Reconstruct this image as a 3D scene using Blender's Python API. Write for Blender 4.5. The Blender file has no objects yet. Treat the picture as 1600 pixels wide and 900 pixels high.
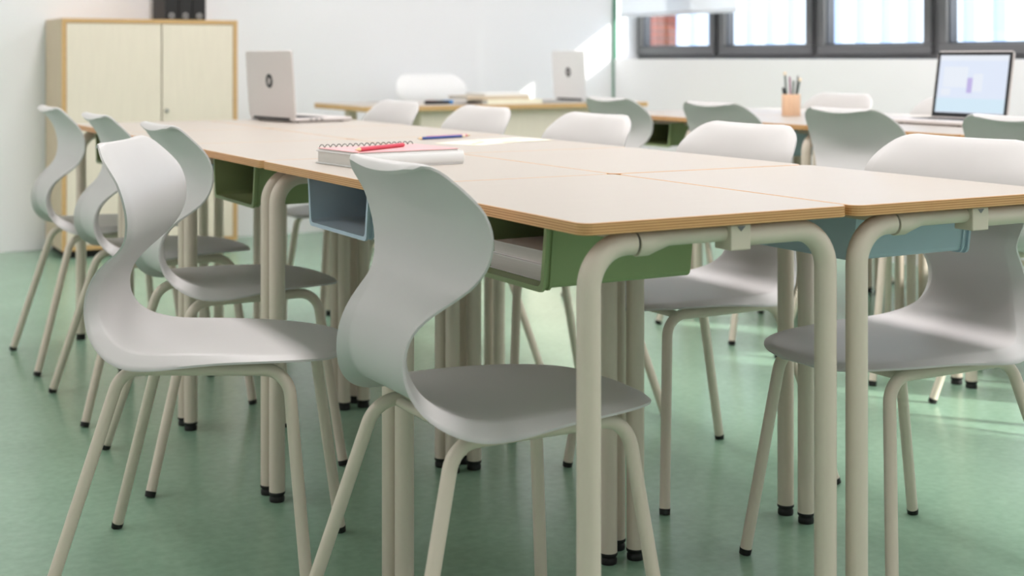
import bpy, bmesh, math, random
from mathutils import Vector, Matrix
random.seed(7)
scene = bpy.context.scene
COL = scene.collection
PI = math.pi

# ------------------------------------------------------------------ camera
THETA = 0.5088
FPX = 2161.1
CAMH = 1.004
cam_d = bpy.data.cameras.new('camera')
cam = bpy.data.objects.new('camera', cam_d)
COL.objects.link(cam)
cam.location = (-1.034, -1.651, CAMH)
cam.rotation_euler = (PI / 2, 0, -THETA)
cam_d.sensor_fit = 'HORIZONTAL'
cam_d.sensor_width = 36
cam_d.lens = FPX / 1600 * 36
cam_d.shift_y = -(450 - 91.3) / 1600
cam_d.clip_start = 0.05
cam_d.clip_end = 200
cam_d.dof.use_dof = True
cam_d.dof.focus_distance = 2.55
cam_d.dof.aperture_fstop = 4.0
scene.camera = cam

# ------------------------------------------------------------------ world, sun, lamps, exposure
world = bpy.data.worlds.new('sky')
scene.world = world
world.use_nodes = True
wn = world.node_tree.nodes
wn['Background'].inputs['Color'].default_value = (0.84, 0.92, 1.0, 1)
wn['Background'].inputs['Strength'].default_value = 2.8

sun_d = bpy.data.lights.new('sun', 'SUN')
sun = bpy.data.objects.new('sun', sun_d)
COL.objects.link(sun)
sun_d.energy = 6.0
sun_d.angle = math.radians(1.3)
sun_d.color = (1.0, 0.95, 0.86)
sun.rotation_euler = Vector((-1.0, 1.23, -0.65)).to_track_quat('-Z', 'Y').to_euler()


def area_lamp(name, loc, sx, sy, watts, col=(1.0, 0.935, 0.945)):
    d = bpy.data.lights.new(name, 'AREA')
    d.shape = 'RECTANGLE'
    d.size, d.size_y = sx, sy
    d.energy = watts
    d.color = col
    o = bpy.data.objects.new(name, d)
    COL.objects.link(o)
    o.location = loc
    return o


CEIL = 2.95
area_lamp('ceiling_light', (0.78, 1.6, CEIL - 0.03), 0.40, 6.6, 72)
area_lamp('ceiling_light', (3.05, 1.5, CEIL - 0.03), 0.40, 6.6, 47)
area_lamp('ceiling_light', (-2.5, 3.1, CEIL - 0.03), 0.45, 4.6, 37, (1.0, 0.89, 0.90))  # added warm fill from the left for chair backs and back wall
area_lamp('ceiling_light', (-0.2, -3.3, CEIL - 0.03), 4.0, 0.40, 15, (1.0, 0.90, 0.90))  # added fill behind the camera to brighten legs and upright faces

vs = scene.view_settings
vs.view_transform = 'Standard'
vs.look = 'None'
vs.gamma = 1.0
vs.use_curve_mapping = False
vs.exposure = 0.45


# ------------------------------------------------------------------ materials
def srgb(r, g, b):
    def f(c):
        c /= 255.0
        return c / 12.92 if c <= 0.04045 else ((c + 0.055) / 1.055) ** 2.4
    return (f(r), f(g), f(b), 1)


def mat(name, rgb, rough=0.5, metal=0.0, spec=0.5, noise=0.0, nscale=8.0, bump=0.0, bscale=300.0,
        stretch=None, coat=0.0):
    m = bpy.data.materials.new(name)
    m.use_nodes = True
    nt = m.node_tree
    b = nt.nodes['Principled BSDF']
    c = srgb(*rgb)
    b.inputs['Base Color'].default_value = c
    b.inputs['Roughness'].default_value = rough
    b.inputs['Metallic'].default_value = metal
    b.inputs['Specular IOR Level'].default_value = spec
    b.inputs['Coat Weight'].default_value = coat
    tc = nt.nodes.new('ShaderNodeTexCoord')
    src = tc.outputs['Object']
    if stretch:
        mp = nt.nodes.new('ShaderNodeMapping')
        mp.inputs['Scale'].default_value = stretch
        nt.links.new(src, mp.inputs['Vector'])
        src = mp.outputs['Vector']
    if noise > 0:
        n = nt.nodes.new('ShaderNodeTexNoise')
        n.inputs['Scale'].default_value = nscale
        n.inputs['Detail'].default_value = 5
        nt.links.new(src, n.inputs['Vector'])
        r = nt.nodes.new('ShaderNodeValToRGB')
        r.color_ramp.elements[0].position = 0.3
        r.color_ramp.elements[1].position = 0.7
        r.color_ramp.elements[0].color = tuple(max(0, x * (1 - noise)) for x in c[:3]) + (1,)
        r.color_ramp.elements[1].color = tuple(min(1, x * (1 + noise)) for x in c[:3]) + (1,)
        nt.links.new(n.outputs['Fac'], r.inputs['Fac'])
        nt.links.new(r.outputs['Color'], b.inputs['Base Color'])
    if bump > 0:
        n2 = nt.nodes.new('ShaderNodeTexNoise')
        n2.inputs['Scale'].default_value = bscale
        n2.inputs['Detail'].default_value = 3
        nt.links.new(src, n2.inputs['Vector'])
        bp = nt.nodes.new('ShaderNodeBump')
        bp.inputs['Strength'].default_value = bump
        bp.inputs['Distance'].default_value = 0.002
        nt.links.new(n2.outputs['Fac'], bp.inputs['Height'])
        nt.links.new(bp.outputs['Normal'], b.inputs['Normal'])
    return m


def emit_mat(name, rgb, strength):
    m = mat(name, rgb, 0.3)
    b = m.node_tree.nodes['Principled BSDF']
    b.inputs['Emission Color'].default_value = srgb(*rgb)
    b.inputs['Emission Strength'].default_value = strength
    b.inputs['Base Color'].default_value = (0.02, 0.02, 0.02, 1)
    return m


def floor_mat():
    m = mat('green_linoleum', (150, 186, 160), 0.23, spec=0.5)
    nt = m.node_tree
    b = nt.nodes['Principled BSDF']
    tc = nt.nodes.new('ShaderNodeTexCoord')
    n1 = nt.nodes.new('ShaderNodeTexNoise')
    n1.inputs['Scale'].default_value = 2.2
    n1.inputs['Detail'].default_value = 6
    n1.inputs['Roughness'].default_value = 0.65
    n2 = nt.nodes.new('ShaderNodeTexNoise')
    n2.inputs['Scale'].default_value = 45
    n2.inputs['Detail'].default_value = 4
    for n in (n1, n2):
        nt.links.new(tc.outputs['Object'], n.inputs['Vector'])
    mx = nt.nodes.new('ShaderNodeMath')
    mx.operation = 'MULTIPLY_ADD'
    mx.inputs[1].default_value = 0.45
    nt.links.new(n2.outputs['Fac'], mx.inputs[0])
    m3 = nt.nodes.new('ShaderNodeMath')
    m3.operation = 'MULTIPLY'
    m3.inputs[1].default_value = 0.55
    nt.links.new(n1.outputs['Fac'], m3.inputs[0])
    nt.links.new(m3.outputs[0], mx.inputs[2])
    r = nt.nodes.new('ShaderNodeValToRGB')
    r.color_ramp.elements[0].position = 0.35
    r.color_ramp.elements[1].position = 0.65
    r.color_ramp.elements[0].color = srgb(133, 168, 144)
    r.color_ramp.elements[1].color = srgb(148, 183, 158)
    nt.links.new(mx.outputs[0], r.inputs['Fac'])
    nt.links.new(r.outputs['Color'], b.inputs['Base Color'])
    rr = nt.nodes.new('ShaderNodeMapRange')
    rr.inputs['To Min'].default_value = 0.22
    rr.inputs['To Max'].default_value = 0.36
    nt.links.new(n1.outputs['Fac'], rr.inputs['Value'])
    return m


def ply_mat(name, zmid, t, layers):
    """plywood edge: veneer layers stacked along object Z"""
    m = mat(name, (200, 160, 112), 0.5)
    nt = m.node_tree
    b = nt.nodes['Principled BSDF']
    tc = nt.nodes.new('ShaderNodeTexCoord')
    sp = nt.nodes.new('ShaderNodeSeparateXYZ')
    nt.links.new(tc.outputs['Object'], sp.inputs[0])
    ma = nt.nodes.new('ShaderNodeMath')
    ma.operation = 'MULTIPLY'
    ma.inputs[1].default_value = 2 * PI * layers / t
    nt.links.new(sp.outputs['Z'], ma.inputs[0])
    si = nt.nodes.new('ShaderNodeMath')
    si.operation = 'SINE'
    nt.links.new(ma.outputs[0], si.inputs[0])
    nz = nt.nodes.new('ShaderNodeTexNoise')
    nz.inputs['Scale'].default_value = 18
    mp = nt.nodes.new('ShaderNodeMapping')
    mp.inputs['Scale'].default_value = (1, 1, 14)
    nt.links.new(tc.outputs['Object'], mp.inputs[0])
    nt.links.new(mp.outputs[0], nz.inputs['Vector'])
    ad = nt.nodes.new('ShaderNodeMath')
    ad.operation = 'MULTIPLY_ADD'
    ad.inputs[1].default_value = 0.8
    nt.links.new(nz.outputs['Fac'], ad.inputs[0])
    nt.links.new(si.outputs[0], ad.inputs[2])
    r = nt.nodes.new('ShaderNodeValToRGB')
    r.color_ramp.elements[0].position = 0.0
    r.color_ramp.elements[1].position = 1.0
    r.color_ramp.elements[0].color = srgb(182, 124, 70)
    r.color_ramp.elements[1].color = srgb(230, 186, 132)
    mr = nt.nodes.new('ShaderNodeMapRange')
    mr.inputs['From Min'].default_value = -0.7
    mr.inputs['From Max'].default_value = 1.5
    nt.links.new(ad.outputs[0], mr.inputs['Value'])
    nt.links.new(mr.outputs[0], r.inputs['Fac'])
    nt.links.new(r.outputs['Color'], b.inputs['Base Color'])
    return m


def glass_mat():
    m = bpy.data.materials.new('window_glass')
    m.use_nodes = True
    nt = m.node_tree
    nt.nodes.clear()
    o = nt.nodes.new('ShaderNodeOutputMaterial')
    t = nt.nodes.new('ShaderNodeBsdfTransparent')
    t.inputs['Color'].default_value = (0.95, 0.97, 0.98, 1)
    g = nt.nodes.new('ShaderNodeBsdfGlossy')
    g.inputs['Roughness'].default_value = 0.02
    mix = nt.nodes.new('ShaderNodeMixShader')
    mix.inputs[0].default_value = 0.06
    nt.links.new(t.outputs[0], mix.inputs[1])
    nt.links.new(g.outputs[0], mix.inputs[2])
    nt.links.new(mix.outputs[0], o.inputs['Surface'])
    return m


def blind_mat():
    m = bpy.data.materials.new('blind_fabric')
    m.use_nodes = True
    nt = m.node_tree
    b = nt.nodes['Principled BSDF']
    b.inputs['Base Color'].default_value = srgb(240, 240, 240)
    b.inputs['Roughness'].default_value = 0.9
    o = nt.nodes['Material Output']
    tr = nt.nodes.new('ShaderNodeBsdfTranslucent')
    tr.inputs['Color'].default_value = (0.8, 0.82, 0.85, 1)
    wv = nt.nodes.new('ShaderNodeTexWave')
    wv.inputs['Scale'].default_value = 160
    tc = nt.nodes.new('ShaderNodeTexCoord')
    nt.links.new(tc.outputs['Object'], wv.inputs['Vector'])
    bp = nt.nodes.new('ShaderNodeBump')
    bp.inputs['Strength'].default_value = 0.05
    nt.links.new(wv.outputs['Fac'], bp.inputs['Height'])
    nt.links.new(bp.outputs[0], b.inputs['Normal'])
    mix = nt.nodes.new('ShaderNodeMixShader')
    mix.inputs[0].default_value = 0.5
    nt.links.new(b.outputs[0], mix.inputs[1])
    nt.links.new(tr.outputs[0], mix.inputs[2])
    nt.links.new(mix.outputs[0], o.inputs['Surface'])
    return m


def brick_mat():
    m = mat('red_brick', (170, 95, 75), 0.9)
    nt = m.node_tree
    b = nt.nodes['Principled BSDF']
    tc = nt.nodes.new('ShaderNodeTexCoord')
    mp = nt.nodes.new('ShaderNodeMapping')
    mp.inputs['Rotation'].default_value = (0, PI / 2, PI / 2)
    br = nt.nodes.new('ShaderNodeTexBrick')
    br.inputs['Scale'].default_value = 5
    br.inputs['Color1'].default_value = srgb(150, 72, 50)
    br.inputs['Color2'].default_value = srgb(124, 56, 42)
    br.inputs['Mortar'].default_value = srgb(84, 66, 66)
    nt.links.new(tc.outputs['Object'], mp.inputs[0])
    nt.links.new(mp.outputs[0], br.inputs['Vector'])
    nt.links.new(br.outputs['Color'], b.inputs['Base Color'])
    return m


M = {}
M['floor'] = floor_mat()
M['wall'] = mat('white_paint', (250, 250, 252), 0.85, noise=0.012, nscale=3, bump=0.05, bscale=120)
M['ceiling'] = mat('ceiling_paint', (240, 240, 238), 0.9, noise=0.01, nscale=2)
M['shell'] = mat('grey_plastic', (207, 205, 204), 0.42, spec=0.4, noise=0.008, nscale=14, bump=0.04, bscale=900)
M['tube'] = mat('beige_powder_coat', (226, 213, 197), 0.38, spec=0.5, noise=0.01, nscale=20, bump=0.02, bscale=900)
M['casting'] = mat('greige_plastic', (216, 207, 189), 0.5, noise=0.01, nscale=20)
M['rubber'] = mat('black_rubber', (16, 16, 16), 0.6, noise=0.1, nscale=60)
M['laminate'] = mat('pale_laminate', (190, 181, 171), 0.36, spec=0.45, noise=0.02, nscale=7, stretch=(1, 12, 1), bump=0.1, bscale=420)
M['ply'] = ply_mat('plywood_edge', 0, 0.018, 4.5)
M['green'] = mat('green_plastic', (152, 172, 122), 0.42, noise=0.012, nscale=30)
M['blue'] = mat('blue_plastic', (182, 205, 220), 0.42, noise=0.012, nscale=30)
M['door'] = mat('cream_melamine', (238, 228, 210), 0.5, noise=0.02, nscale=6, stretch=(12, 1, 1))
M['beech'] = mat('beech_edge', (212, 174, 120), 0.5, noise=0.06, nscale=10, stretch=(2, 2, 14))
M['carcass'] = mat('cabinet_side', (214, 196, 168), 0.55, noise=0.03, nscale=8)
M['black'] = mat('black_card', (26, 26, 27), 0.55, noise=0.06, nscale=20)
M['plinth'] = mat('dark_plinth', (22, 20, 18), 0.7, noise=0.05)
M['steel'] = mat('satin_steel', (190, 190, 190), 0.3, metal=0.9, noise=0.02, nscale=40)
M['alu'] = mat('silver_lid', (220, 213, 210), 0.38, metal=0.1, noise=0.006, nscale=40)
M['white_lid'] = mat('white_lid', (250, 250, 250), 0.35, noise=0.006, nscale=40)  # white also stands in for sunlight on the teacher's laptop lid
M['keys'] = mat('dark_keys', (40, 40, 44), 0.5, noise=0.03, nscale=40)
M['bezel'] = mat('black_bezel', (30, 30, 33), 0.25, noise=0.03, nscale=40)
M['screen'] = emit_mat('lit_screen', (220, 229, 246), 0.72)
M['screen2'] = emit_mat('screen_panel_white', (232, 238, 248), 0.70)
M['screen3'] = emit_mat('screen_panel_violet', (190, 178, 228), 0.70)
M['screen4'] = emit_mat('screen_panel_cyan', (208, 230, 244), 0.72)
M['winframe'] = mat('grey_aluminium', (94, 94, 95), 0.45, noise=0.015, nscale=20)
M['gasket'] = mat('dark_gasket', (48, 52, 62), 0.5, noise=0.03, nscale=20)
M['glass'] = glass_mat()
M['blind'] = blind_mat()
M['brick'] = brick_mat()
M['facade'] = mat('white_facade', (222, 228, 238), 0.8, noise=0.01, nscale=2)
M['facade2'] = mat('pale_blue_facade', (176, 194, 226), 0.7, noise=0.01, nscale=2)
M['pave'] = mat('pale_paving', (205, 203, 198), 0.9, noise=0.05, nscale=3)
M['trimgreen'] = mat('green_trim_paint', (78, 138, 112), 0.4, noise=0.02, nscale=20)
M['paper'] = mat('white_paper', (244, 243, 240), 0.75, noise=0.01, nscale=40)
M['pages'] = mat('page_block', (222, 220, 214), 0.85, noise=0.05, nscale=6, stretch=(1, 1, 120), bump=0.1, bscale=300)
M['glosswhite'] = mat('gloss_white_cover', (244, 244, 244), 0.2, noise=0.005, nscale=20)
M['pink'] = mat('pink_cover', (246, 178, 182), 0.4, noise=0.02, nscale=20)
M['wire'] = mat('dark_wire', (60, 58, 58), 0.35, metal=0.6, noise=0.03, nscale=60)
M['red'] = mat('red_lacquer', (208, 62, 84), 0.3, noise=0.02, nscale=60)
M['bluep'] = mat('blue_lacquer', (40, 74, 150), 0.3, noise=0.02, nscale=60)
M['pinkp'] = mat('magenta_lacquer', (214, 92, 140), 0.3, noise=0.02, nscale=60)
M['rawwood'] = mat('raw_pencil_wood', (236, 206, 160), 0.6, noise=0.04, nscale=60)
M['cup'] = mat('peach_wood_cup', (238, 198, 164), 0.5, noise=0.05, nscale=20, stretch=(6, 6, 0.5))
M['dark_green'] = mat('dark_green_lacquer', (70, 90, 82), 0.35, noise=0.03, nscale=60)
M['greyp'] = mat('grey_lacquer', (120, 120, 122), 0.35, noise=0.03, nscale=60)
M['mauve'] = mat('mauve_lacquer', (150, 84, 120), 0.35, noise=0.03, nscale=60)
M['cream'] = mat('cream_eraser', (248, 232, 204), 0.6, noise=0.02, nscale=60)
M['markerblack'] = mat('marker_black', (24, 24, 26), 0.4, noise=0.05, nscale=60)
M['markerred'] = mat('marker_red_cap', (176, 40, 44), 0.35, noise=0.03, nscale=60)
M['markerblue'] = mat('marker_blue_cap', (40, 140, 214), 0.35, noise=0.03, nscale=60)
M['tan'] = mat('tan_cover', (206, 190, 166), 0.6, noise=0.03, nscale=20)
M['greycover'] = mat('grey_cover', (150, 152, 148), 0.6, noise=0.03, nscale=20)
M['paleyellow'] = mat('pale_yellow_paper', (250, 246, 222), 0.75, noise=0.015, nscale=30)
M['crayon_y'] = mat('yellow_crayon', (242, 224, 120), 0.8, noise=0.1, nscale=60)
M['crayon_o'] = mat('orange_crayon', (224, 178, 116), 0.8, noise=0.1, nscale=60)
M['crayon_g'] = mat('green_crayon', (196, 214, 140), 0.8, noise=0.1, nscale=60)


# ------------------------------------------------------------------ mesh helpers
class MB:
    def __init__(self):
        self.bm = bmesh.new()

    def quadstrip(self, rings, closed_ring=True, caps=True, mi=0, smooth=True):
        bm = self.bm
        vr = [[bm.verts.new(p) for p in r] for r in rings]
        n = len(vr[0])
        for a, b in zip(vr[:-1], vr[1:]):
            for i in range(n if closed_ring else n - 1):
                j = (i + 1) % n
                f = bm.faces.new((a[i], a[j], b[j], b[i]))
                f.smooth = smooth
                f.material_index = mi
        if caps and closed_ring:
            for r, rev in ((vr[0], True), (vr[-1], False)):
                f = bm.faces.new(list(reversed(r)) if rev else r)
                f.material_index = mi
                for e in f.edges:
                    e.smooth = False
        return vr

    def tube(self, pts, r, n=16, mi=0):
        pts = [Vector(p) for p in pts]
        rad = r if isinstance(r, (list, tuple)) else [r] * len(pts)
        rings = []
        up = None
        for i, p in enumerate(pts):
            if i == 0:
                t = pts[1] - pts[0]
            elif i == len(pts) - 1:
                t = pts[-1] - pts[-2]
            else:
                t = (pts[i + 1] - p).normalized() + (p - pts[i - 1]).normalized()
            t.normalize()
            if up is None:
                up = Vector((0, 0, 1)) if abs(t.z) < 0.9 else Vector((1, 0, 0))
            a = (up - t * up.dot(t)).normalized()
            up = a
            b = t.cross(a)
            rings.append([p + (a * math.cos(2 * PI * k / n) + b * math.sin(2 * PI * k / n)) * rad[i] for k in range(n)])
        self.quadstrip(rings, mi=mi)
        return self

    def lathe(self, prof, c=(0, 0, 0), n=24, mi=0):
        """prof: list of (r, z)"""
        rings = [[Vector((c[0] + r * math.cos(2 * PI * k / n), c[1] + r * math.sin(2 * PI * k / n), c[2] + z)) for k in range(n)] for r, z in prof]
        self.quadstrip(rings, mi=mi)
        return self

    def box(self, lo, hi, bev=0.0, mi=0, mtx=None, seg=2):
        bm = self.bm
        c = [(lo[i] + hi[i]) / 2 for i in range(3)]
        s = [hi[i] - lo[i] for i in range(3)]
        g = bmesh.ops.create_cube(bm, size=1.0)
        vs_ = g['verts']
        for v in vs_:
            v.co = Vector((v.co.x * s[0] + c[0], v.co.y * s[1] + c[1], v.co.z * s[2] + c[2]))
        fs = set(f for v in vs_ for f in v.link_faces)
        for f in fs:
            f.material_index = mi
        if bev > 0:
            es = list(set(e for v in vs_ for e in v.link_edges))
            rb = bmesh.ops.bevel(bm, geom=es, offset=bev, segments=seg, profile=0.5, affect='EDGES')
            for f in rb['faces']:
                f.material_index = mi
            vs_ = list(set(v for f in rb['faces'] for v in f.verts))
        if mtx is not None:
            bmesh.ops.transform(bm, matrix=mtx, verts=list(set(vs_)))
        return self

    def prism(self, outline, z0, z1, bev=0.0, mi_side=0, mi_top=0, smooth_side=True):
        """vertical prism; outline is a CCW list of (x, y); chamfered rims"""
        def ins(d):
            n = len(outline)
            out = []
            for i in range(n):
                p0, p1, p2 = Vector(outline[i - 1]), Vector(outline[i]), Vector(outline[(i + 1) % n])
                d1, d2 = (p1 - p0).normalized(), (p2 - p1).normalized()
                nn = (Vector((-d1.y, d1.x)) + Vector((-d2.y, d2.x))).normalized()
                out.append(p1 + nn * d)
            return out
        bm = self.bm
        rings = []
        if bev > 0:
            i_ = ins(bev)
            rings = [[(p.x, p.y, z0) for p in i_], [(p[0], p[1], z0 + bev) for p in outline],
                     [(p[0], p[1], z1 - bev) for p in outline], [(p.x, p.y, z1) for p in i_]]
        else:
            rings = [[(p[0], p[1], z0) for p in outline], [(p[0], p[1], z1) for p in outline]]
        vr = [[bm.verts.new(p) for p in r] for r in rings]
        n = len(outline)
        for k, (a, b) in enumerate(zip(vr[:-1], vr[1:])):
            for i in range(n):
                j = (i + 1) % n
                f = bm.faces.new((a[i], a[j], b[j], b[i]))
                f.material_index = mi_side
                f.smooth = False
        f = bm.faces.new(list(reversed(vr[0])))
        f.material_index = mi_side
        f = bm.faces.new(vr[-1])
        f.material_index = mi_top
        return self

    def mesh(self, name, mats):
        me = bpy.data.meshes.new(name)
        bmesh.ops.recalc_face_normals(self.bm, faces=self.bm.faces[:])
        self.bm.to_mesh(me)
        self.bm.free()
        for m in (mats if isinstance(mats, (list, tuple)) else [mats]):
            me.materials.append(m)
        return me

    def build(self, name, mats, parent=None, label=None):
        me = self.mesh(name, mats)
        o = bpy.data.objects.new(name, me)
        COL.objects.link(o)
        if parent is not None:
            o.parent = parent
        if label:
            o['label'] = label
        return o


def empty(name, loc=(0, 0, 0), rz=0.0):
    o = bpy.data.objects.new(name, None)
    o.empty_display_size = 0.1
    COL.objects.link(o)
    o.location = loc
    o.rotation_euler = (0, 0, rz)
    return o


def tag(o, label, cat, group=None):
    o['label'] = label
    o['category'] = cat
    if group:
        o['group'] = group
    return o


def structure(o):
    o['kind'] = 'structure'
    return o


def copy_tree(o, parent=None):
    c = o.copy()
    COL.objects.link(c)
    if parent is not None:
        c.parent = parent
    for ch in list(o.children):
        copy_tree(ch, c)
    return c


def fillet(pts, r, n=8):
    """polyline with rounded corners"""
    pts = [Vector(p) for p in pts]
    out = [pts[0]]
    for i in range(1, len(pts) - 1):
        p0, p1, p2 = pts[i - 1], pts[i], pts[i + 1]
        d1, d2 = (p0 - p1).normalized(), (p2 - p1).normalized()
        ang = d1.angle(d2)
        L = r / math.tan(ang / 2)
        a, b = p1 + d1 * L, p1 + d2 * L
        cdir = (d1 + d2).normalized()
        c = p1 + cdir * (r / math.sin(ang / 2))
        va, vb = a - c, b - c
        tot = va.angle(vb)
        for k in range(n + 1):
            t = k / n
            v = (va * math.sin((1 - t) * tot) + vb * math.sin(t * tot)) / math.sin(tot)
            out.append(c + v)
    out.append(pts[-1])
    return out


def rrect(x0, x1, y0, y1, r, n=6):
    out = []
    for cx, cy, a0 in ((x1 - r, y1 - r, 0), (x0 + r, y1 - r, PI / 2), (x0 + r, y0 + r, PI), (x1 - r, y0 + r, 1.5 * PI)):
        for k in range(n + 1):
            a = a0 + (PI / 2) * k / n
            out.append((cx + r * math.cos(a), cy + r * math.sin(a)))
    return out


def catmull(P, t):
    n = len(P) - 1
    i = min(int(t), n - 1)
    u = t - i
    p0, p1, p2, p3 = P[max(i - 1, 0)], P[i], P[i + 1], P[min(i + 2, n)]
    return [0.5 * ((2 * b) + (-a + c) * u + (2 * a - 5 * b + 4 * c - d) * u * u + (-a + 3 * b - 3 * c + d) * u ** 3)
            for a, b, c, d in zip(p0, p1, p2, p3)]


# ------------------------------------------------------------------ setting: the room
XW = 3.93      # inner face of the window wall
YB = 5.90      # back wall
XL, YR = -3.6, -4.2
SILL = 1.0
HEAD = 2.45
XF = 4.10      # inner plane of the window frames

structure(MB().box((XL, YR, -0.1), (XW + 0.02, YB, 0.0)).build('floor', M['floor']))
structure(MB().box((XL - 0.1, YB, -0.1), (XF + 0.06, YB + 0.12, CEIL + 0.1)).build('wall_back', M['wall']))
structure(MB().box((XL - 0.1, YR, -0.1), (XL, YB, CEIL + 0.1)).build('wall_left', M['wall']))
structure(MB().box((XL - 0.1, YR - 0.1, -0.1), (XF + 0.3, YR, CEIL + 0.1)).build('wall_front', M['wall']))
structure(MB().box((XL - 0.1, YR - 0.1, CEIL), (XF + 0.3, YB + 0.12, CEIL + 0.1)).build('ceiling', M['ceiling']))
NW = 9
SW = 0.872
YW1 = YB - NW * SW
rw = MB()
rw.box((XW, YR, -0.1), (XF + 0.12, YB, SILL))
rw.box((XW, YR, HEAD), (XF + 0.12, YB, CEIL))
rw.box((XW, YR, SILL), (XF + 0.12, YW1, HEAD))
structure(rw.build('wall_right', M['wall']))


def make_window(n, y1, y0):
    """one sash between y0 < y1"""
    w = structure(empty('window_%d' % n, (XF, (y0 + y1) / 2, SILL)))
    hw = (y1 - y0) / 2
    hh = HEAD - SILL

    def frame(name, a, b, xa, xb, m, bev=0.004, parent=w):
        """a: outer inset, b: bar width"""
        f = MB()
        f.box((xa, -hw + a, a), (xb, hw - a, a + b), bev)
        f.box((xa, -hw + a, hh - a - b), (xb, hw - a, hh - a), bev)
        f.box((xa, -hw + a, a + b), (xb, -hw + a + b, hh - a - b), bev)
        f.box((xa, hw - a - b, a + b), (xb, hw - a, hh - a - b), bev)
        return f.build(name, m, parent)
    frame('window_frame', 0.0005, 0.026, 0.03, 0.11, M['winframe'])
    s = frame('sash_frame', 0.026, 0.05, 0.0, 0.08, M['winframe'], 0.006)
    frame('gasket', 0.076, 0.008, 0.02, 0.07, M['gasket'], 0.0, s)
    MB().box((0.04, -hw + 0.08, 0.08), (0.046, hw - 0.08, hh - 0.08)).build('pane', M['glass'], w)
    return w


for i in range(NW):
    make_window(i + 1, YB - i * SW, YB - (i + 1) * SW)

# green corner strip between back wall and window reveal
structure(MB().box((XW - 0.004, YB - 0.022, 0.0), (XW + 0.018, YB + 0.0, CEIL), 0.004).build('trim_1', M['trimgreen']))


def make_blind(y0, y1, zb, label):
    b = empty('roller_blind', (XW + 0.04, (y0 + y1) / 2, zb))
    hw = (y1 - y0) / 2
    MB().box((-0.0015, -hw, 0.01), (0.0015, hw, HEAD - zb - 0.03)).build('blind_fabric', M['blind'], b)
    MB().box((-0.007, -hw, 0.0), (0.007, hw, 0.022), 0.005).build('bottom_bar', M['blind'], b)
    MB().tube([(0, -hw, HEAD - zb - 0.03), (0, hw, HEAD - zb - 0.03)], 0.026, 14).build('roller', M['winframe'], b)
    tag(b, label, 'blind')
    return b


make_blind(4.66, YB - 0.03, 1.27, 'white roller blind lowered over the window nearest the green corner strip')
added_blind_names = ['white roller blind above the second window pane from the corner', 'white roller blind above the third window pane from the corner',
            'white roller blind above the window behind the lit laptop']
for i in range(1, 4):  # unseen blinds, added to cut sun patches on floor and back wall
    y1 = min(YB - i * SW - 0.001, 4.655)
    make_blind(YB - (i + 1) * SW + 0.001, y1, 1.37, added_blind_names[i - 1])['group'] = 'roller blinds on the window wall'
make_blind(YW1 + 0.01, YB - 4 * SW - 0.001, 1.37, 'wide white roller blind on the windows past the right edge')['group'] = 'roller blinds on the window wall'  # added outside the view to keep sun off the room

# outside: paving, brick pier, panelled white facade
structure(MB().box((XF + 0.13, -16, -0.35), (22, 40, -0.1)).build('outdoor_paving', M['pave']))
pier = MB().box((-0.09, -0.09, 0), (0.09, 0.09, 3.4), 0.006).build('brick_pier', M['brick'])
pier.location = (4.75, 6.54, -0.1)
tag(pier, 'red brick pier standing outside the window beside the blind', 'pillar')
fac = empty('facade', (13.0, 10, -0.1))
MB().box((0.12, -22, 0), (0.5, 26, 7.0)).build('facade_wall', M['facade'], fac)
pm = MB().box((0, -0.13, 0.3), (0.14, 0.13, 6.8), 0.01).mesh('facade_panel', M['facade'])
pm2 = MB().box((0.05, -0.115, 0.3), (0.14, 0.115, 6.8), 0.01).mesh('facade_strip', M['facade2'])
for i in range(32):
    for me, nm, off in ((pm, 'facade_panel', 0), (pm2, 'facade_strip', 0.25)):
        o = bpy.data.objects.new(nm, me)
        COL.objects.link(o)
        o.parent = fac
        o.location = (0, -4.0 + i * 0.5 + off, 0)
tag(fac, 'white building facade with pale blue vertical panels seen through the windows', 'building')

# ------------------------------------------------------------------ chairs
# side profile of the one-piece shell: x forward, z up, half width
PROF = [(0.277, 0.432, 0.055), (0.272, 0.439, 0.088), (0.258, 0.445, 0.122), (0.234, 0.449, 0.150), (0.195, 0.452, 0.174),
        (0.140, 0.453, 0.193), (0.080, 0.452, 0.203), (0.010, 0.449, 0.209), (-0.050, 0.446, 0.211), (-0.095, 0.447, 0.203),
        (-0.130, 0.456, 0.186), (-0.157, 0.472, 0.165), (-0.176, 0.494, 0.147), (-0.186, 0.520, 0.135), (-0.188, 0.545, 0.130),
        (-0.183, 0.570, 0.129), (-0.171, 0.594, 0.133), (-0.151, 0.618, 0.145), (-0.128, 0.642, 0.162), (-0.112, 0.665, 0.184),
        (-0.103, 0.690, 0.204), (-0.100, 0.715, 0.217), (-0.103, 0.740, 0.224), (-0.111, 0.765, 0.224), (-0.123, 0.790, 0.217),
        (-0.136, 0.813, 0.204), (-0.147, 0.829, 0.187), (-0.157, 0.840, 0.167), (-0.166, 0.8450, 0.148), (-0.174, 0.8440, 0.134), (-0.180, 0.8385, 0.124)]


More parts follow.
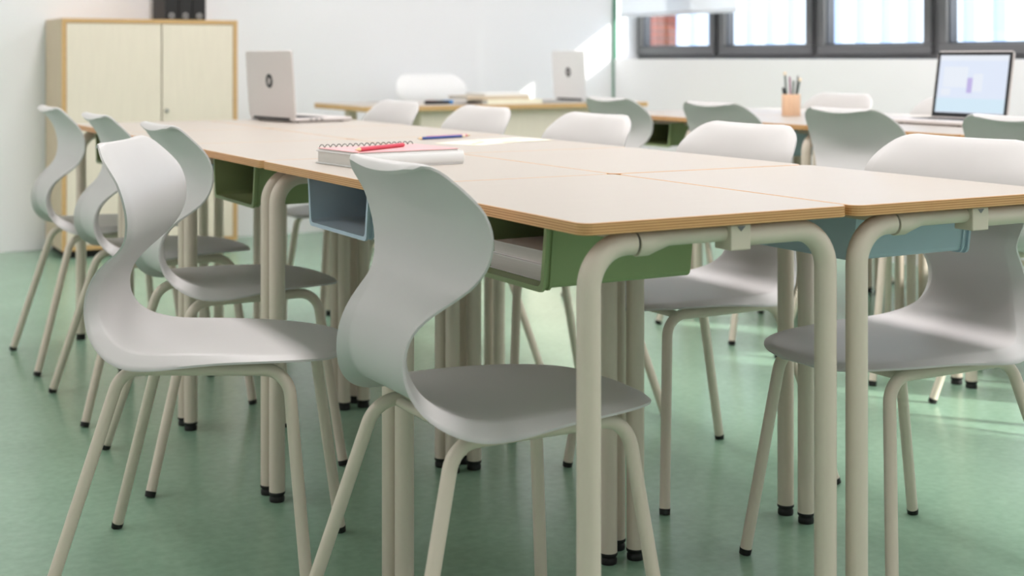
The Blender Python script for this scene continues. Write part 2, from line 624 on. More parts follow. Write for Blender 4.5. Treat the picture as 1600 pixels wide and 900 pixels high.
def shell_mesh(name):
    NS, NT = 76, 26
    # resample by arc length
    S = []
    for k in range(1200):
        S.append(catmull(PROF, k / 1199 * (len(PROF) - 1)))
    acc = [0.0]
    for a, b in zip(S[:-1], S[1:]):
        acc.append(acc[-1] + math.hypot(b[0] - a[0], b[1] - a[1]) + 0.25 * abs(b[2] - a[2]))
    rows = []
    j = 0
    for i in range(NS + 1):
        target = acc[-1] * i / NS
        while j < len(acc) - 2 and acc[j + 1] < target:
            j += 1
        rows.append(S[min(j, len(S) - 1)] if i < NS else S[-1])
    sm = lambda v: max(0.0, min(1.0, v)) ** 2 * (3 - 2 * max(0.0, min(1.0, v)))
    top, bot = [], []
    for i in range(NS + 1):
        a, b = rows[max(i - 1, 0)], rows[min(i + 1, NS)]
        tx, tz = b[0] - a[0], b[1] - a[1]
        L = math.hypot(tx, tz) or 1
        tx, tz = tx / L, tz / L
        n = Vector((tz, 0, -tx))
        x, z, w = rows[i]
        u = i / NS
        # turned-back rim: strongest round the lower back, weaker at the ends
        low = math.exp(-((u - 0.45) / 0.18) ** 2)
        rim = 0.004 + 0.020 * low
        bw = 0.026
        conc = 0.010 * sm((u - 0.62) / 0.15) - 0.004 * sm((0.3 - u) / 0.2)
        lipd = 0.012 * sm((u - 0.962) / 0.038)
        rt, rb_ = [], []
        inner = w - bw
        cols = [-w, -w + 0.2 * bw, -w + 0.55 * bw, -w + 0.88 * bw]
        cols += [-inner + 2 * inner * q / 18 for q in range(19)]
        cols += [-c_ for c_ in reversed(cols[:4])]
        fade = 1 - sm((u - 0.86) / 0.08)
        for y in cols:
            s = y / w
            e_ = max(0.0, (abs(y) - inner) / bw)
            edge = e_ * (0.75 + 0.25 * e_)
            off = conc * fade * s * s + rim * (0.55 - edge)
            dip = lipd * (1 - s * s)
            p = Vector((x, y, z)) + n * off - Vector((0.4 * dip, 0, dip))
            th = 0.007 - 0.003 * min(1, e_)
            rt.append(p)
            rb_.append(p - n * th)
        top.append(rt)
        bot.append(rb_)
    bm = bmesh.new()
    vt = [[bm.verts.new(p) for p in r] for r in top]
    vb = [[bm.verts.new(p) for p in r] for r in bot]
    for i in range(NS):
        for k in range(NT):
            bm.faces.new((vt[i][k], vt[i + 1][k], vt[i + 1][k + 1], vt[i][k + 1])).smooth = True
            bm.faces.new((vb[i][k], vb[i][k + 1], vb[i + 1][k + 1], vb[i + 1][k])).smooth = True
    loop_t = [(i, 0) for i in range(NS + 1)] + [(NS, k) for k in range(1, NT + 1)] + [(i, NT) for i in range(NS - 1, -1, -1)] + [(0, k) for k in range(NT - 1, 0, -1)]
    for (a, b), (c, d) in zip(loop_t, loop_t[1:] + loop_t[:1]):
        f = bm.faces.new((vt[a][b], vt[c][d], vb[c][d], vb[a][b]))
        f.smooth = True
    bm.normal_update()
    bmesh.ops.recalc_face_normals(bm, faces=bm.faces[:])
    for e in bm.edges:
        if len(e.link_faces) == 2 and e.calc_face_angle(0) > 0.9:
            e.smooth = False
    me = bpy.data.meshes.new(name)
    bm.to_mesh(me)
    bm.free()
    me.materials.append(M['shell'])
    return me


SHELL = shell_mesh('shell')
ZT = 0.4235


def make_chair():
    root = empty('school_chair')
    o = bpy.data.objects.new('shell', SHELL)
    COL.objects.link(o)
    o.parent = root
    for sy in (-1, 1):
        for foot, topv, mid in (((-0.242, 0.222), (-0.122, 0.148), 0.034), ((0.238, 0.205), (0.190, 0.148), 0.034)):
            f = Vector((foot[0], foot[1] * sy, 0.006))
            t = Vector((topv[0], topv[1] * sy, ZT))
            m = Vector((mid, 0.148 * sy, ZT))
            path = fillet([f + (t - f).normalized() * 0.004, t, m], 0.052, 9)
            leg = MB().tube(path, 0.0118, 16).build('leg', M['tube'], root)
            d = (t - f).normalized()
            MB().tube([f - d * 0.005 + Vector((0, 0, 0)), f + d * 0.0075], [0.0118, 0.0126], 16).build('foot_glide', M['rubber'], leg)
    for x in (-0.08, 0.15):
        MB().tube([(x, -0.148, ZT - 0.004), (x, 0.148, ZT - 0.004)], 0.009, 12).build('crossbar', M['tube'], root)
    return root


PITCH = 0.6894
G2 = 2.214
chair0 = make_chair()
chairs = []


def chair(x, y, rz, label, group):
    c = chair0 if not chairs else copy_tree(chair0)
    chairs.append(c)
    c.location = (x, y, 0)
    c.rotation_euler = (0, 0, rz)
    tag(c, label, 'chair', group)
    return c


CX1, CX2 = 0.027, 0.981
CY = [0.36 + PITCH * k for k in range(5)]
GL = 'grey chairs along the left side of the front desk group'
GR = 'grey chairs along the right side of the front desk group'
GB = 'grey chairs at the desk group by the windows'
chair(CX1, CY[0], 0, 'grey plastic chair in the centre foreground seen from behind, beside the tray of books', GL)
chair(-0.232, 1.030, math.radians(-30), 'grey plastic chair in the left foreground, pulled out and turned askew from the desks', GL)
chair(CX1, CY[2], 0, 'grey plastic chair tucked in directly behind the askew chair', GL)
chair(CX1, CY[3], 0, 'grey plastic chair second from the far end on the cabinet side of the front desks', GL)
chair(CX1, CY[4], 0, 'farthest left grey plastic chair, nearest the tall cabinet', GL)
chair(CX2, CY[0], PI, 'grey plastic chair at the right edge, facing the nearest desk with the blue tray', GR)
chair(CX2, CY[1], PI, 'grey plastic chair second from the right edge, backrest rising just behind the joined front desks', GR)
chair(CX2, CY[2], PI, 'middle one of the five chairs on the far side of the front desks', GR)
chair(CX2, CY[3], PI, 'chair on the far side of the front desks in front of the teacher desk books', GR)
chair(CX2, CY[4], PI, 'farthest chair on the far side of the front desks, in front of the markers', GR)
chair(G2 + CX1, CY[4], 0, 'grey chair beside the green corner strip at the far end of the window desks', GB)
chair(G2 + CX1, CY[3], 0, 'grey chair at the window desks, left of the pencil cup', GB)
chair(G2 + CX1, CY[2], 0, 'grey chair at the window desks between the pencil cup and the open screen', GB)
chair(G2 + CX1, CY[1], 0, 'grey chair at the right edge covering the lower corner of the lit laptop', GB)
chair(G2 + CX2, CY[4], PI, 'pale chair on the window side whose top shows beyond the pencil cup', GB)
chair(G2 + CX2, CY[3], PI, 'pale chair on the window side hidden behind the lit laptop screen', GB)

# ------------------------------------------------------------------ desks
TOPZ = 0.771
TT = 0.018
HX, HY = 0.504 / 2 - 0.0018, PITCH / 2 - 0.0018
RZ = 0.7345
LEGI = 0.0275


def make_desk(colour):
    root = empty('school_desk')
    top = MB().prism(rrect(-HX, HX, -HY, HY, 0.021, 7), -TT / 2, TT / 2, 0.0012, 0, 1).build('tabletop', [M['ply'], M['laminate']], root)
    top.location = (0, 0, TOPZ - TT / 2)
    lx, ly = HX - LEGI, HY - LEGI
    for sgn in (-1, 1):            # two inverted-U end frames, each a turned copy of the other
        def P(x, z, s=sgn):
            return Vector((-s * x, s * ly, z))
        # in this frame x runs from the sleeve side (-) to the plain side (+)
        p1 = fillet([P(-lx, 0.022), P(-lx, RZ), P(-0.147, RZ)], 0.062, 10)
        p2 = fillet([P(lx, 0.022), P(lx, RZ), P(0.03, RZ)], 0.062, 10)
        for p in (p1, p2):
            leg = MB().tube(p, 0.0178, 20).build('leg', M['tube'], root)
            fx, fy = p[0].x, p[0].y
            MB().lathe([(0.0165, 0.0), (0.0172, 0.003), (0.0172, 0.010), (0.0155, 0.012), (0.0155, 0.015), (0.0183, 0.017), (0.0183, 0.022), (0.0160, 0.024)],
                       (fx, fy, 0), 20).build('foot_cap', M['rubber'], leg)
        MB().tube([P(-0.147, RZ), P(-0.142, RZ)], 0.0155, 16).build('gap_ring', M['wire'], root)
        MB().tube([P(-0.1435, RZ - 0.001), P(-0.142, RZ - 0.001), P(-0.124, RZ - 0.001), P(-0.110, RZ + 0.001), P(-0.085, RZ + 0.0045), P(0.035, RZ + 0.0045)],
                  [0.0190, 0.0198, 0.0195, 0.0165, 0.0130, 0.0130], 20).build('rail', M['casting'], root)
        c = MB()
        a, b = P(0.018, 0), P(0.056, 0)
        x0, x1 = min(a.x, b.x), max(a.x, b.x)
        c.box((x0, sgn * ly - 0.0205, RZ - 0.021), (x1, sgn * ly + 0.0205, TOPZ - TT - 0.0005), 0.002)
        cl = c.build('rail_clamp', M['casting'], root)
        xm = (x0 + x1) / 2
        yy = sgn * ly + sgn * 0.0205
        w = MB()
        w.quadstrip([[(xm - 0.0075, yy + q, TOPZ - TT - 0.003), (xm + 0.0075, yy + q, TOPZ - TT - 0.003), (xm, yy + q, TOPZ - TT - 0.0105)] for q in (-0.0012, 0.0006)], smooth=False)
        w.build('clamp_notch', M['greyp'], cl)
    # side rails under the top, inside the frames
    for x in (-0.12, 0.12):
        MB().box((x - 0.012, -ly, RZ - 0.004), (x + 0.012, ly, TOPZ - TT - 0.001)).build('side_rail', M['casting'], root)
    # pull-through storage tray, open towards -x
    xa, xb = -HX + 0.045, -HX + 0.325
    zb, zt = 0.646, 0.742
    wt, wb = 0.163, 0.152
    th = 0.0035

    def sect(x, o, zbo):
        """U section, list of points going down one side, across, and up the other"""
        r = 0.012
        W1, W0 = wt + o, wb + o
        pts = [(x, -W1, zt)]
        for k in range(6):
            a = PI + (PI / 2) * k / 5
            pts.append((x, -W0 + r + r * math.cos(a), zbo + r + r * math.sin(a)))
        for k in range(6):
            a = 1.5 * PI + (PI / 2) * k / 5
            pts.append((x, W0 - r + r * math.cos(a), zbo + r + r * math.sin(a)))
        pts.append((x, W1, zt))
        return pts

    def ring(x, o_out, o_in):
        return sect(x, o_out, zb - o_out) + list(reversed(sect(x, o_in, zb - o_in)))
    t = MB()
    t.quadstrip([ring(xa + 0.004, 0, -th), ring(xb, 0, -th)], smooth=False)
    # closed back
    bk = sect(xb, 0, zb)
    bk2 = sect(xb + th, 0, zb)
    t.quadstrip([bk, bk2], smooth=False)
    tray = t.build('tray', M[colour], root)
    r1 = MB()
    r1.quadstrip([ring(xa, 0.0045, -th), ring(xa + 0.005, 0.0045, -th)], smooth=False)
    r1.quadstrip([ring(xa + 0.013, 0.003, -0.0005), ring(xa + 0.017, 0.003, -0.0005)], smooth=False)
    r1.build('tray_rim', M[colour], tray)
    return root


desk_proto = {}
desk_used = {}


def desk(x, y, rz, colour, label, group):
    if colour not in desk_proto:
        desk_proto[colour] = make_desk(colour)
        d = desk_proto[colour]
    else:
        d = copy_tree(desk_proto[colour])
    d.location = (x, y, 0)
    d.rotation_euler = (0, 0, rz)
    tag(d, label, 'desk', group)
    return d


DY = [PITCH * (k + 0.5) for k in range(5)]
DG1 = 'school desks pushed together in the front group'
DG2 = 'school desks pushed together by the windows'
L1 = ['nearest school desk in the left row, green tray holding two books',
      'school desk under the pink spiral notebook, blue tray',
      'third school desk back in the left row, green tray beside the second chair',
      'fourth school desk back in the left row, just in front of the silver laptop row',
      'school desk at the far left end of the front group, before the tall cabinet']
L2 = ['nearest school desk in the right row, its blue tray seen from the side',
      'second school desk back in the right row, empty top behind the nearest one',
      'school desk with the loose drawing sheets in the right row',
      'school desk behind the blue pencil in the right row',
      'school desk at the far end carrying the silver laptop']
for k in range(5):
    desk(0.252, DY[k], 0, 'green' if k % 2 == 0 else 'blue', L1[k], DG1)
for k in range(5):
    desk(0.756 + (0.0 if k else 0.002), DY[k] - (0.006 if k == 0 else 0), PI, 'blue' if k % 2 == 0 else 'green', L2[k], DG1)
L3 = {1: 'school desk of the window group at the right edge of the picture',
      2: 'school desk of the window group in front of the lit laptop screen',
      3: 'school desk of the window group between the pencil cup and the aisle',
      4: 'far end school desk of the window group with a green tray'}
L4 = {1: 'window-side school desk at the right edge, beyond the covered laptop corner',
      2: 'window-side school desk carrying the laptop with the lit screen',
      3: 'window-side school desk carrying the wooden pencil cup',
      4: 'window-side school desk at the far end behind the pencil cup'}
for k in (1, 2, 3, 4):
    desk(G2 + 0.252, DY[k], 0, 'green' if k % 2 == 0 else 'blue', L3[k], DG2)
    desk(G2 + 0.756, DY[k], PI, 'blue' if k % 2 == 0 else 'green', L4[k], DG2)

# ------------------------------------------------------------------ tall cabinet
cx0, cx1, cy0, cy1, ch = 0.365, 1.268, 5.465, 5.885, 1.205
cab = empty('tall_cabinet', ((cx0 + cx1) / 2, (cy0 + cy1) / 2, 0))
hwc, hdc = (cx1 - cx0) / 2, (cy1 - cy0) / 2
cz = 0.04
eb = 0.022
b = MB()
b.box((-hwc, -hdc + 0.004, cz + 0.002), (-hwc + eb, hdc, ch - 0.002))
b.box((hwc - eb, -hdc + 0.004, cz + 0.002), (hwc, hdc, ch - 0.002))
b.box((-hwc + eb, -hdc + 0.03, cz + 0.002), (hwc - eb, hdc, cz + eb))
b.box((-hwc + eb, -hdc + 0.03, ch - eb), (hwc - eb, hdc, ch - 0.002))
b.box((-hwc + eb, hdc - 0.01, cz + eb), (hwc - eb, hdc, ch - eb))
b.build('carcass', M['carcass'], cab)
e = MB()
e.box((-hwc, -hdc, cz), (-hwc + eb, -hdc + 0.004, ch))
e.box((hwc - eb, -hdc, cz), (hwc, -hdc + 0.004, ch))
e.box((-hwc + eb, -hdc, ch - eb), (hwc - eb, -hdc + 0.004, ch))
e.box((-hwc + eb, -hdc, cz), (hwc - eb, -hdc + 0.004, cz + eb))
e.box((-hwc, -hdc + 0.004, ch - 0.002), (hwc, hdc, ch))
e.build('edge_banding', M['beech'], cab)
xs = -hwc + 0.555 * 2 * hwc
for a_, b_, right in ((-hwc + eb + 0.002, xs - 0.003, False), (xs + 0.003, hwc - eb - 0.002, True)):
    d = MB().box((a_, -hdc + 0.003, cz + eb + 0.002), (b_, -hdc + 0.021, ch - eb - 0.002), 0.0015).build('door', M['door'], cab)
    if right:
        k = MB()
        rings = []
        for r, yy in ((0.011, 0.003), (0.011, -0.004), (0.0085, -0.008), (0.0085, -0.012), (0.006, -0.014)):
            rings.append([Vector((a_ + 0.022 + r * math.cos(2 * PI * q / 18), -hdc + yy, 0.735 + r * math.sin(2 * PI * q / 18))) for q in range(18)])
        k.quadstrip(rings)
        lk = k.build('lock', M['steel'], d)
        MB().box((a_ + 0.0205, -hdc - 0.0155, 0.731), (a_ + 0.0235, -hdc - 0.0135, 0.739)).build('keyhole', M['plinth'], d)
MB().box((-hwc + 0.03, -hdc + 0.03, 0.0), (hwc - 0.03, hdc - 0.02, cz + 0.002)).build('plinth', M['plinth'], cab)
tag(cab, 'cream two-door cabinet with beech edges against the back wall', 'cabinet')

# binders on the cabinet
bl = ['leftmost black lever-arch binder on the cabinet', 'middle black lever-arch binder on the cabinet', 'rightmost black lever-arch binder on the cabinet']
for i in range(3):
    o = empty('ring_binder', (0.945 + i * 0.074, 5.68, ch))
    w_, d_, h_ = 0.035, 0.11, 0.315
    MB().box((-w_, -d_, 0.0), (w_, -d_ + 0.004, h_), 0.0015).build('spine', M['black'], o)
    MB().box((-w_, -d_ + 0.004, 0.0), (-w_ + 0.003, d_ + 0.03, h_), 0.001).build('cover', M['black'], o)
    MB().box((w_ - 0.003, -d_ + 0.004, 0.0), (w_, d_ + 0.03, h_), 0.001).build('cover', M['black'], o)
    MB().box((-w_ + 0.004, -d_ + 0.02, 0.004), (w_ - 0.012, d_ + 0.02, h_ - 0.012)).build('paper_block', M['paper'], o)
    r = MB()
    rings = []
    for k in range(20):
        a = 2 * PI * k / 20
        rings.append([Vector(((0.0125 + 0.003 * math.cos(q * PI / 4)) * math.cos(a), -d_ - 0.0005 + 0.003 * math.sin(q * PI / 4), 0.024 + (0.0125 + 0.003 * math.cos(q * PI / 4)) * math.sin(a))) for q in range(8)])
    rings.append(rings[0])
    r.quadstrip(rings, caps=False)
    bmesh.ops.remove_doubles(r.bm, verts=r.bm.verts[:], dist=1e-5)
    r.build('finger_ring', M['steel'], o)
    dsk = MB()
    rg = [[Vector((0.004 * math.cos(2 * PI * q / 12), yy, 0.024 + 0.004 * math.sin(2 * PI * q / 12))) for q in range(12)] for yy in (-d_ + 0.002, -d_ - 0.002)]
    dsk.quadstrip(rg)
    dsk.build('rivet', M['steel'], o)
    tag(o, bl[i], 'binder', 'black binders on the cabinet')


# ------------------------------------------------------------------ laptops
def make_laptop(name, loc, rz, w, d, lidh, lean, body, keys, logo, screen, label):
    """hinge along local +y, base towards +x, lid rising from x = 0 with its back facing -x"""
    o = empty(name, loc, rz)
    hw = w / 2
    MB().prism(rrect(0.0, d, -hw, hw, 0.014, 5), 0.004, 0.017, 0.003).build('base', body, o)
    for fx in (0.03, d - 0.03):
        for fy in (-hw + 0.04, hw - 0.04):
            MB().lathe([(0.008, 0.0), (0.008, 0.005)], (fx, fy, 0), 12).build('foot', M['rubber'], o)
    kb = MB().box((0.03, -hw + 0.02, 0.0168), (0.135, hw - 0.02, 0.0176)).build('keyboard', M['keys'], o)
    km = MB().box((-0.0065, -0.0075, 0), (0.0065, 0.0075, 0.0014), 0.0012, seg=1).mesh('key', M['keys'])
    for r_ in range(5):
        for c_ in range(14):
            k = bpy.data.objects.new('key', km)
            COL.objects.link(k)
            k.parent = kb
            k.location = (0.044 + r_ * 0.019, -hw + 0.034 + c_ * (w - 0.068) / 13, 0.0176)
    MB().box((0.150, -0.05, 0.0168), (min(d - 0.012, 0.215), 0.05, 0.0173)).build('touchpad', body, o)
    for q in range(3):     # ports on the near side
        MB().box((0.06 + q * 0.022, -hw - 0.0004, 0.008), (0.072 + q * 0.022, -hw + 0.002, 0.013)).build('port', M['keys'], o)
    # lid
    lid = MB()
    lid.prism(rrect(-hw, hw, 0.0, lidh, 0.014, 6), 0.0, 0.007, 0.0018)
    lo = lid.build('lid', body, o)
    # prism x -> local y, prism y -> up, prism z -> +x (screen side)
    R = Matrix(((0, 0, 1), (1, 0, 0), (0, 1, 0))).to_4x4()
    lo.matrix_local = Matrix.Translation((0.0, 0, 0.014)) @ Matrix.Rotation(-lean, 4, 'Y') @ R
    MB().box((-hw + 0.004, 0.006, 0.0068), (hw - 0.004, lidh - 0.004, 0.0078)).build('bezel', M['bezel'], lo)
    MB().box((-hw + 0.018, 0.022, 0.0078), (hw - 0.018, lidh - 0.016, 0.0082)).build('display', screen, lo)
    MB().tube([(0.003, -hw + 0.04, 0.012), (0.003, hw - 0.04, 0.012)], 0.006, 10).build('hinge', M['keys'], o)
    if logo:
        g = MB()
        rg = [[Vector((0.026 * math.cos(2 * PI * q / 32), lidh * 0.55 + 0.026 * math.sin(2 * PI * q / 32), zz)) for q in range(32)] for zz in (0.0004, -0.0008)]
        g.quadstrip(rg)
        lg = g.build('logo_disc', M['bezel'], lo)
        s = MB()
        for dx, y0_, y1_ in ((0.010, -0.010, 0.016), (0.003, -0.012, 0.008), (-0.004, -0.016, 0.008), (-0.011, -0.008, 0.010)):
            s.box((-0.0016, y0_, -0.0014), (0.0016, y1_, -0.0006), mtx=Matrix.Translation((dx, lidh * 0.55, 0)) @ Matrix.Rotation(0.28, 4, 'Z'))
        s.build('logo_strokes', M['alu'], lo)
    tag(o, label, 'laptop')
    return o, lo


# silver laptop at the far end of the front desks
hn, hl = Vector((0.712, 3.085)), Vector((0.656, 3.430))
hc = (hn + hl) / 2
rz1 = math.atan2((hl - hn).y, (hl - hn).x) - PI / 2
make_laptop('laptop', (hc.x, hc.y, TOPZ), rz1, 0.352, 0.245, 0.248, math.radians(4), M['alu'], True, True, M['bezel'],
            'silver laptop with a round black logo on the far end of the front desks')
# lit laptop at the window desks (screen faces the aisle)
_, lid2 = make_laptop('laptop', (2.805, 1.875, TOPZ), PI, 0.352, 0.225, 0.248, math.radians(9), M['alu'], True, False, M['screen'],
                      'open laptop with a lit pale blue screen on the window desks')
sc_w, sc_h = 0.352 / 2 - 0.018, 0.248
for x0, x1, y0, y1, m, nm in ((-sc_w, sc_w, 0.212, 0.232, 'screen2', 'toolbar'), (0.02, 0.135, 0.115, 0.190, 'screen2', 'window_tile'),
                              (-0.004, 0.02, 0.095, 0.150, 'screen3', 'colour_tile'), (-0.05, -0.006, 0.10, 0.165, 'screen2', 'window_tile'),
                              (0.095, 0.140, 0.085, 0.110, 'screen2', 'window_tile'), (-sc_w, sc_w, 0.026, 0.075, 'screen4', 'task_area')):
    MB().box((-x1, y0, 0.0081), (-x0, y1, 0.0084)).build(nm, M[m], lid2)

# ------------------------------------------------------------------ things on the front desks
def rot2(p, a):
    return Vector((p[0] * math.cos(a) - p[1] * math.sin(a), p[0] * math.sin(a) + p[1] * math.cos(a)))


BA = math.radians(5)
BL, BWD, BT = 0.262, 0.205, 0.0295
bk = empty('thick_book', (0.105, 1.053, TOPZ), BA)       # local: x along the spine, y across
MB().box((0.004, 0.008, 0.003), (BL - 0.004, BWD - 0.003, BT - 0.003)).build('page_block', M['pages'], bk)
c = MB()
c.box((0, 0.004, 0.0), (BL, BWD, 0.003), 0.001)
c.box((0, 0.004, BT - 0.003), (BL, BWD, BT), 0.001)
c.build('cover', M['glosswhite'], bk)
s = MB()
rings = []
for xx in (0.0, BL):
    out = [Vector((xx, 0.008 - 0.008 * math.sin(PI * q / 10), BT / 2 - (BT / 2) * math.cos(PI * q / 10))) for q in range(11)]
    inn = [Vector((xx, 0.011 - 0.008 * math.sin(PI * q / 10), BT / 2 - (BT / 2 - 0.003) * math.cos(PI * q / 10))) for q in range(10, -1, -1)]
    rings.append(out + inn)
s.quadstrip(rings)
s.build('spine', M['glosswhite'], bk)
tag(bk, 'thick white book lying under the pink spiral notebook', 'book')

nb = empty('spiral_notebook', (0.105, 1.053, TOPZ + BT), BA)
MB().box((0.004, 0.012, 0.0), (BL - 0.01, BWD - 0.008, 0.0035)).build('page_block', M['pages'], nb)
MB().box((0.002, 0.010, 0.0035), (BL - 0.008, BWD - 0.004, 0.0043)).build('cover', M['pink'], nb)
cm = MB()
rings = []
for k in range(17):
    a = -0.6 + (PI + 1.2) * k / 16
    p = Vector((0, -0.0065 * math.cos(a), 0.0065 * math.sin(a)))
    nrm = Vector((0, -math.cos(a), math.sin(a)))
    rings.append([p + nrm * 0.0009 * math.cos(q * PI / 3) + Vector((0.0009, 0, 0)) * math.sin(q * PI / 3) for q in range(6)])
cm.quadstrip(rings)
ring_me = cm.mesh('wire_ring', M['wire'])
for k in range(17):
    r = bpy.data.objects.new('wire_ring', ring_me)
    COL.objects.link(r)
    r.parent = nb
    r.location = (0.012 + k * 0.0142, BWD - 0.006, 0.0042)
    r.rotation_euler = (0, 0, 0.5)
tag(nb, 'pink spiral notebook on top of the thick white book', 'notebook')


def pencil(p, q, z, body, tip, label, r=0.0036, name='pencil', cat='pencil', group=None, end=None):
    """lying pencil, sharpened end at p"""
    p, q = Vector((p[0], p[1])), Vector((q[0], q[1]))
    L = (q - p).length
    o = empty(name, (p.x, p.y, z + r), math.atan2((q - p).y, (q - p).x))
    MB().tube([(0.018, 0, 0), (L - (0.014 if end else 0), 0, 0)], r, 6).build('barrel', body, o)
    MB().tube([(0.003, 0, 0), (0.018, 0, 0)], [0.0009, r * 0.98], 12).build('wooden_tip', M['rawwood'], o)
    MB().tube([(0.0, 0, 0), (0.003, 0, 0)], [0.0002, 0.0009], 8).build('lead', tip, o)
    if end:
        MB().tube([(L - 0.014, 0, 0), (L, 0, 0)], r * 1.02, 12).build('end_cap', end, o)
    tag(o, label, cat, group)
    return o


pencil((0.106, 1.078), (0.270, 1.190), TOPZ + BT + 0.0043, M['red'], M['red'], 'red pencil lying on the pink notebook', r=0.0048)
pencil((0.650, 1.925), (0.835, 1.985), TOPZ, M['bluep'], M['bluep'], 'blue pencil lying on the desk beside the drawing sheets', r=0.0042, end=M['cream'])
pencil((0.868, 2.012), (0.700, 1.962), TOPZ, M['pinkp'], M['pinkp'], 'magenta pencil lying just behind the blue pencil', r=0.0042)


def sheet(c, ang, sx, sy, z, label, strokes):
    o = empty('drawing_sheet', (c[0], c[1], z), ang)
    MB().box((-sx / 2, -sy / 2, 0), (sx / 2, sy / 2, 0.0006)).build('paper', M['paleyellow'], o)
    for (x, y, l, a, m) in strokes:
        MB().box((-l / 2, -0.006, 0), (l / 2, 0.006, 0.0003), mtx=Matrix.Translation((x, y, 0.0006)) @ Matrix.Rotation(a, 4, 'Z')).build('crayon_stroke', m, o)
    tag(o, label, 'paper', 'drawing sheets on the front desks')


sheet((0.755, 1.745), 0.45, 0.205, 0.15, TOPZ, 'pale drawing sheet with yellow crayon marks nearest the blue pencil',
      [(-0.03, -0.02, 0.10, 0.3, M['crayon_y']), (0.04, 0.03, 0.07, -0.4, M['crayon_g'])])
sheet((0.885, 1.785), 0.25, 0.18, 0.15, TOPZ + 0.0007, 'pale drawing sheet with orange crayon marks overlapping the other sheet',
      [(0.02, 0.02, 0.09, -0.2, M['crayon_o']), (-0.05, -0.04, 0.07, 0.2, M['crayon_g'])])

# two books in the nearest green tray
for i, (y0, y1, z0, z1, lab) in enumerate(((0.203, 0.415, 0.6505, 0.6760, 'lower white book lying in the nearest green desk tray'),
                                           (0.203, 0.405, 0.6768, 0.6975, 'upper white book lying in the nearest green desk tray'))):
    o = empty('tray_book', (0.075 + 0.004 * i, (y0 + y1) / 2, z0), 0.03 * (1 if i else 0))
    hy = (y1 - y0) / 2
    h = z1 - z0
    MB().box((0.001, -hy + 0.003, 0.0015), (0.19, hy - 0.003, h - 0.0015)).build('page_block', M['pages'], o)
    cv = MB()
    cv.box((0, -hy, 0), (0.193, hy, 0.0015))
    cv.box((0, -hy, h - 0.0015), (0.193, hy, h))
    cv.box((0.191, -hy, 0.0015), (0.193, hy, h - 0.0015))
    cv.build('cover', M['paper'], o)
    tag(o, lab, 'book', 'books in the green tray')

# ------------------------------------------------------------------ pencil cup on the window desks
CUP = (2.69, 2.70)
cup = MB()
cup.lathe([(0.001, 0.0), (0.036, 0.0), (0.0375, 0.002), (0.0375, 0.086), (0.0365, 0.088), (0.0335, 0.088), (0.0325, 0.086), (0.0325, 0.006), (0.001, 0.006)], (0, 0, 0), 32)
co = cup.build('pencil_cup', M['cup'])
co.location = (CUP[0], CUP[1], TOPZ)
tag(co, 'peach wooden pencil cup on the window desks', 'cup')


def standing(dx, dy, lx, ly, L, body, end, label, r=0.0038, endr=None):
    o = empty('cup_pencil', (CUP[0] + dx, CUP[1] + dy, TOPZ + 0.0065))
    d = Vector((lx, ly, 1)).normalized()
    MB().tube([Vector((0, 0, 0)) + d * 0.002, d * (L - 0.014)], r, 8).build('barrel', body, o)
    MB().tube([d * (L - 0.014), d * (L - 0.004), d * L], [r, endr or r, (endr or r) * 0.6], 12).build('end_cap', end, o)
    tag(o, label, 'pencil', 'pencils in the wooden cup')


standing(-0.008, 0.012, -0.05, 0.04, 0.172, M['dark_green'], M['cream'], 'tallest dark pencil with a cream end in the cup', endr=0.0075)
standing(-0.004, -0.004, 0.0, 0.05, 0.152, M['mauve'], M['mauve'], 'mauve pencil in the cup')
standing(0.004, 0.0, 0.05, -0.02, 0.138, M['dark_green'], M['dark_green'], 'short green pencil in the middle of the cup')
standing(0.006, -0.008, 0.10, -0.06, 0.158, M['greyp'], M['greyp'], 'slim grey pencil in the cup')
standing(0.0, -0.012, 0.16, -0.12, 0.150, M['dark_green'], M['cream'], 'leaning pencil with a cream end at the right of the cup', endr=0.0075)
standing(-0.016, 0.006, -0.10, 0.10, 0.110, M['markerblack'], M['markerblack'], 'short black pencil leaning left in the cup', r=0.0055)

# ------------------------------------------------------------------ teacher's desk
td = empty('teacher_desk', (2.42, 4.85, 0))
MB().prism(rrect(-0.83, 0.83, -0.35, 0.35, 0.03, 6), TOPZ - 0.026, TOPZ - 0.0015, 0.002).build('desk_edge', M['beech'], td)
MB().prism(rrect(-0.826, 0.826, -0.346, 0.346, 0.027, 6), TOPZ - 0.002, TOPZ, 0.0005).build('desk_top', M['laminate'], td)
MB().box((-0.515, -0.30, 0.05), (0.80, -0.28, TOPZ - 0.026), 0.002).build('front_panel', M['door'], td)
for x0, x1 in ((-0.515, -0.49), (0.775, 0.80)):
    MB().box((x0, -0.28, 0.0), (x1, 0.30, TOPZ - 0.026), 0.002).build('side_panel', M['door'], td)
MB().tube([(-0.76, 0.0, 0.0), (-0.76, 0.0, TOPZ - 0.026)], 0.03, 20).build('leg', M['tube'], td)
tag(td, 'teacher desk with beech edge and cream front panel by the back wall', 'desk')

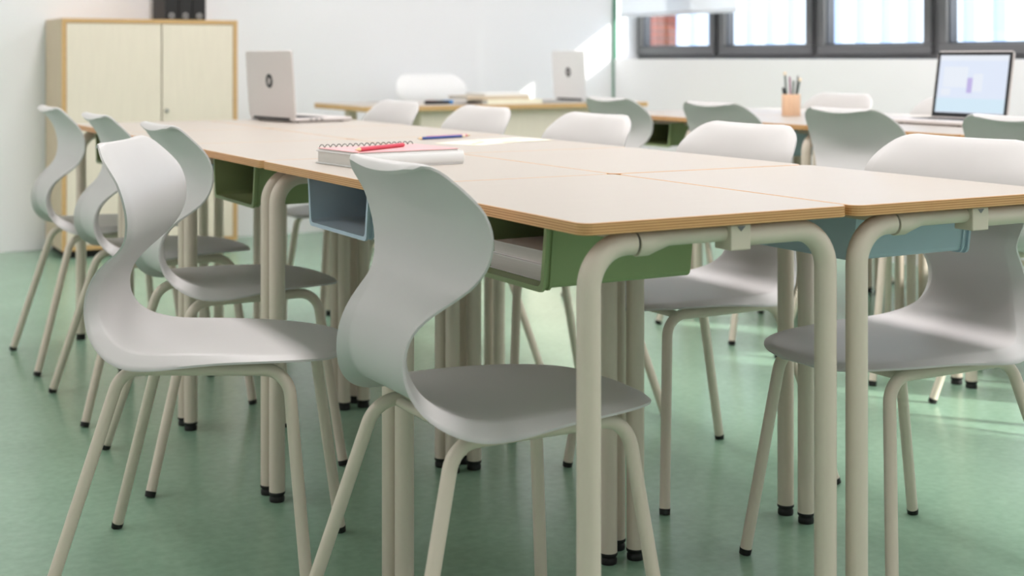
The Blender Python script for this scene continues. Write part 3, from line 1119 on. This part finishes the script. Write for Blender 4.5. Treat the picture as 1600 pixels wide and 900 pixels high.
# teacher's chair: same shell, on a swivel base
tc_ = empty('swivel_chair', (2.475, 5.49, 0), -PI / 2)
shell_w = SHELL.copy()
shell_w.materials[0] = M['white_lid']
so = bpy.data.objects.new('shell', shell_w)
COL.objects.link(so)
so.parent = tc_
so.location = (0, 0, 0.068)
MB().lathe([(0.11, 0.495), (0.11, 0.503), (0.03, 0.506)], (0, 0, 0), 20).build('seat_plate', M['tube'], tc_)
MB().lathe([(0.026, 0.08), (0.026, 0.30), (0.018, 0.305), (0.018, 0.5)], (0, 0, 0), 18).build('column', M['tube'], tc_)
for k in range(5):
    a = 2 * PI * k / 5 + 0.3
    lg = MB().tube([(0.02 * math.cos(a), 0.02 * math.sin(a), 0.10), (0.27 * math.cos(a), 0.27 * math.sin(a), 0.062)], [0.018, 0.012], 12).build('base_leg', M['tube'], tc_)
    ct = MB()
    cc = Vector((0.27 * math.cos(a), 0.27 * math.sin(a), 0.026))
    t_ = Vector((-math.sin(a), math.cos(a), 0)) * 0.012
    ct.tube([cc - t_, cc + t_], 0.026, 16)
    ct.build('caster', M['rubber'], lg)
tag(tc_, 'white swivel chair behind the teacher desk', 'chair')

make_laptop('laptop', (2.905, 4.77, TOPZ), 0, 0.335, 0.225, 0.262, math.radians(3), M['white_lid'], True, True, M['bezel'],
            'pale laptop in the sunlight on the teacher desk')
# magazine and books on the teacher desk
mg = empty('magazine', (2.76, 4.62, TOPZ), 0.05)
MB().box((-0.13, -0.10, 0), (0.13, 0.10, 0.004)).build('page_block', M['paper'], mg)
MB().box((-0.132, -0.102, 0.004), (0.132, 0.102, 0.0055)).build('cover', M['greycover'], mg)
tag(mg, 'thin magazine lying beside the pale laptop on the teacher desk', 'magazine')


def flat_book(x, y, z, w, d, h, ang, cover, label, group='books stacked on the teacher desk'):
    o = empty('desk_book', (x, y, z), ang)
    MB().box((-w / 2 + 0.003, -d / 2 + 0.003, 0.002), (w / 2 - 0.003, d / 2 - 0.003, h - 0.002)).build('page_block', M['pages'], o)
    cv = MB()
    cv.box((-w / 2, -d / 2, 0), (w / 2, d / 2, 0.002))
    cv.box((-w / 2, -d / 2, h - 0.002), (w / 2, d / 2, h))
    cv.box((-w / 2, -d / 2, 0.002), (w / 2, -d / 2 + 0.002, h - 0.002))
    cv.build('cover', cover, o)
    tag(o, label, 'book', group)


flat_book(2.44, 4.66, TOPZ, 0.33, 0.22, 0.022, 0.04, M['paleyellow'], 'bottom cream book of the pile on the teacher desk')
flat_book(2.37, 4.70, TOPZ + 0.022, 0.36, 0.23, 0.018, -0.03, M['tan'], 'middle tan book of the pile on the teacher desk')
flat_book(2.42, 4.70, TOPZ + 0.040, 0.27, 0.20, 0.014, 0.06, M['paper'], 'top white book of the pile on the teacher desk')


def marker(p, q, z, cap, label, r=0.009):
    p, q = Vector(p), Vector(q)
    L = (q - p).length
    o = empty('marker_pen', (p.x, p.y, z + r), math.atan2((q - p).y, (q - p).x))
    MB().tube([(0.05, 0, 0), (L - 0.004, 0, 0), (L, 0, 0)], [r, r, r * 0.7], 16).build('barrel', M['markerblack'], o)
    MB().tube([(0, 0, 0), (0.003, 0, 0), (0.052, 0, 0)], [r * 0.75, r * 1.1, r * 1.1], 16).build('cap', cap, o)
    tag(o, label, 'marker', 'marker pens on the teacher desk')


marker((2.00, 4.70), (2.13, 4.68), TOPZ, M['markerblack'], 'black marker pen in front on the teacher desk')
marker((2.025, 4.735), (2.15, 4.745), TOPZ, M['markerred'], 'marker pen with a red cap on the teacher desk')
marker((2.165, 4.705), (2.05, 4.780), TOPZ, M['markerblue'], 'marker pen with a blue cap on the teacher desk')
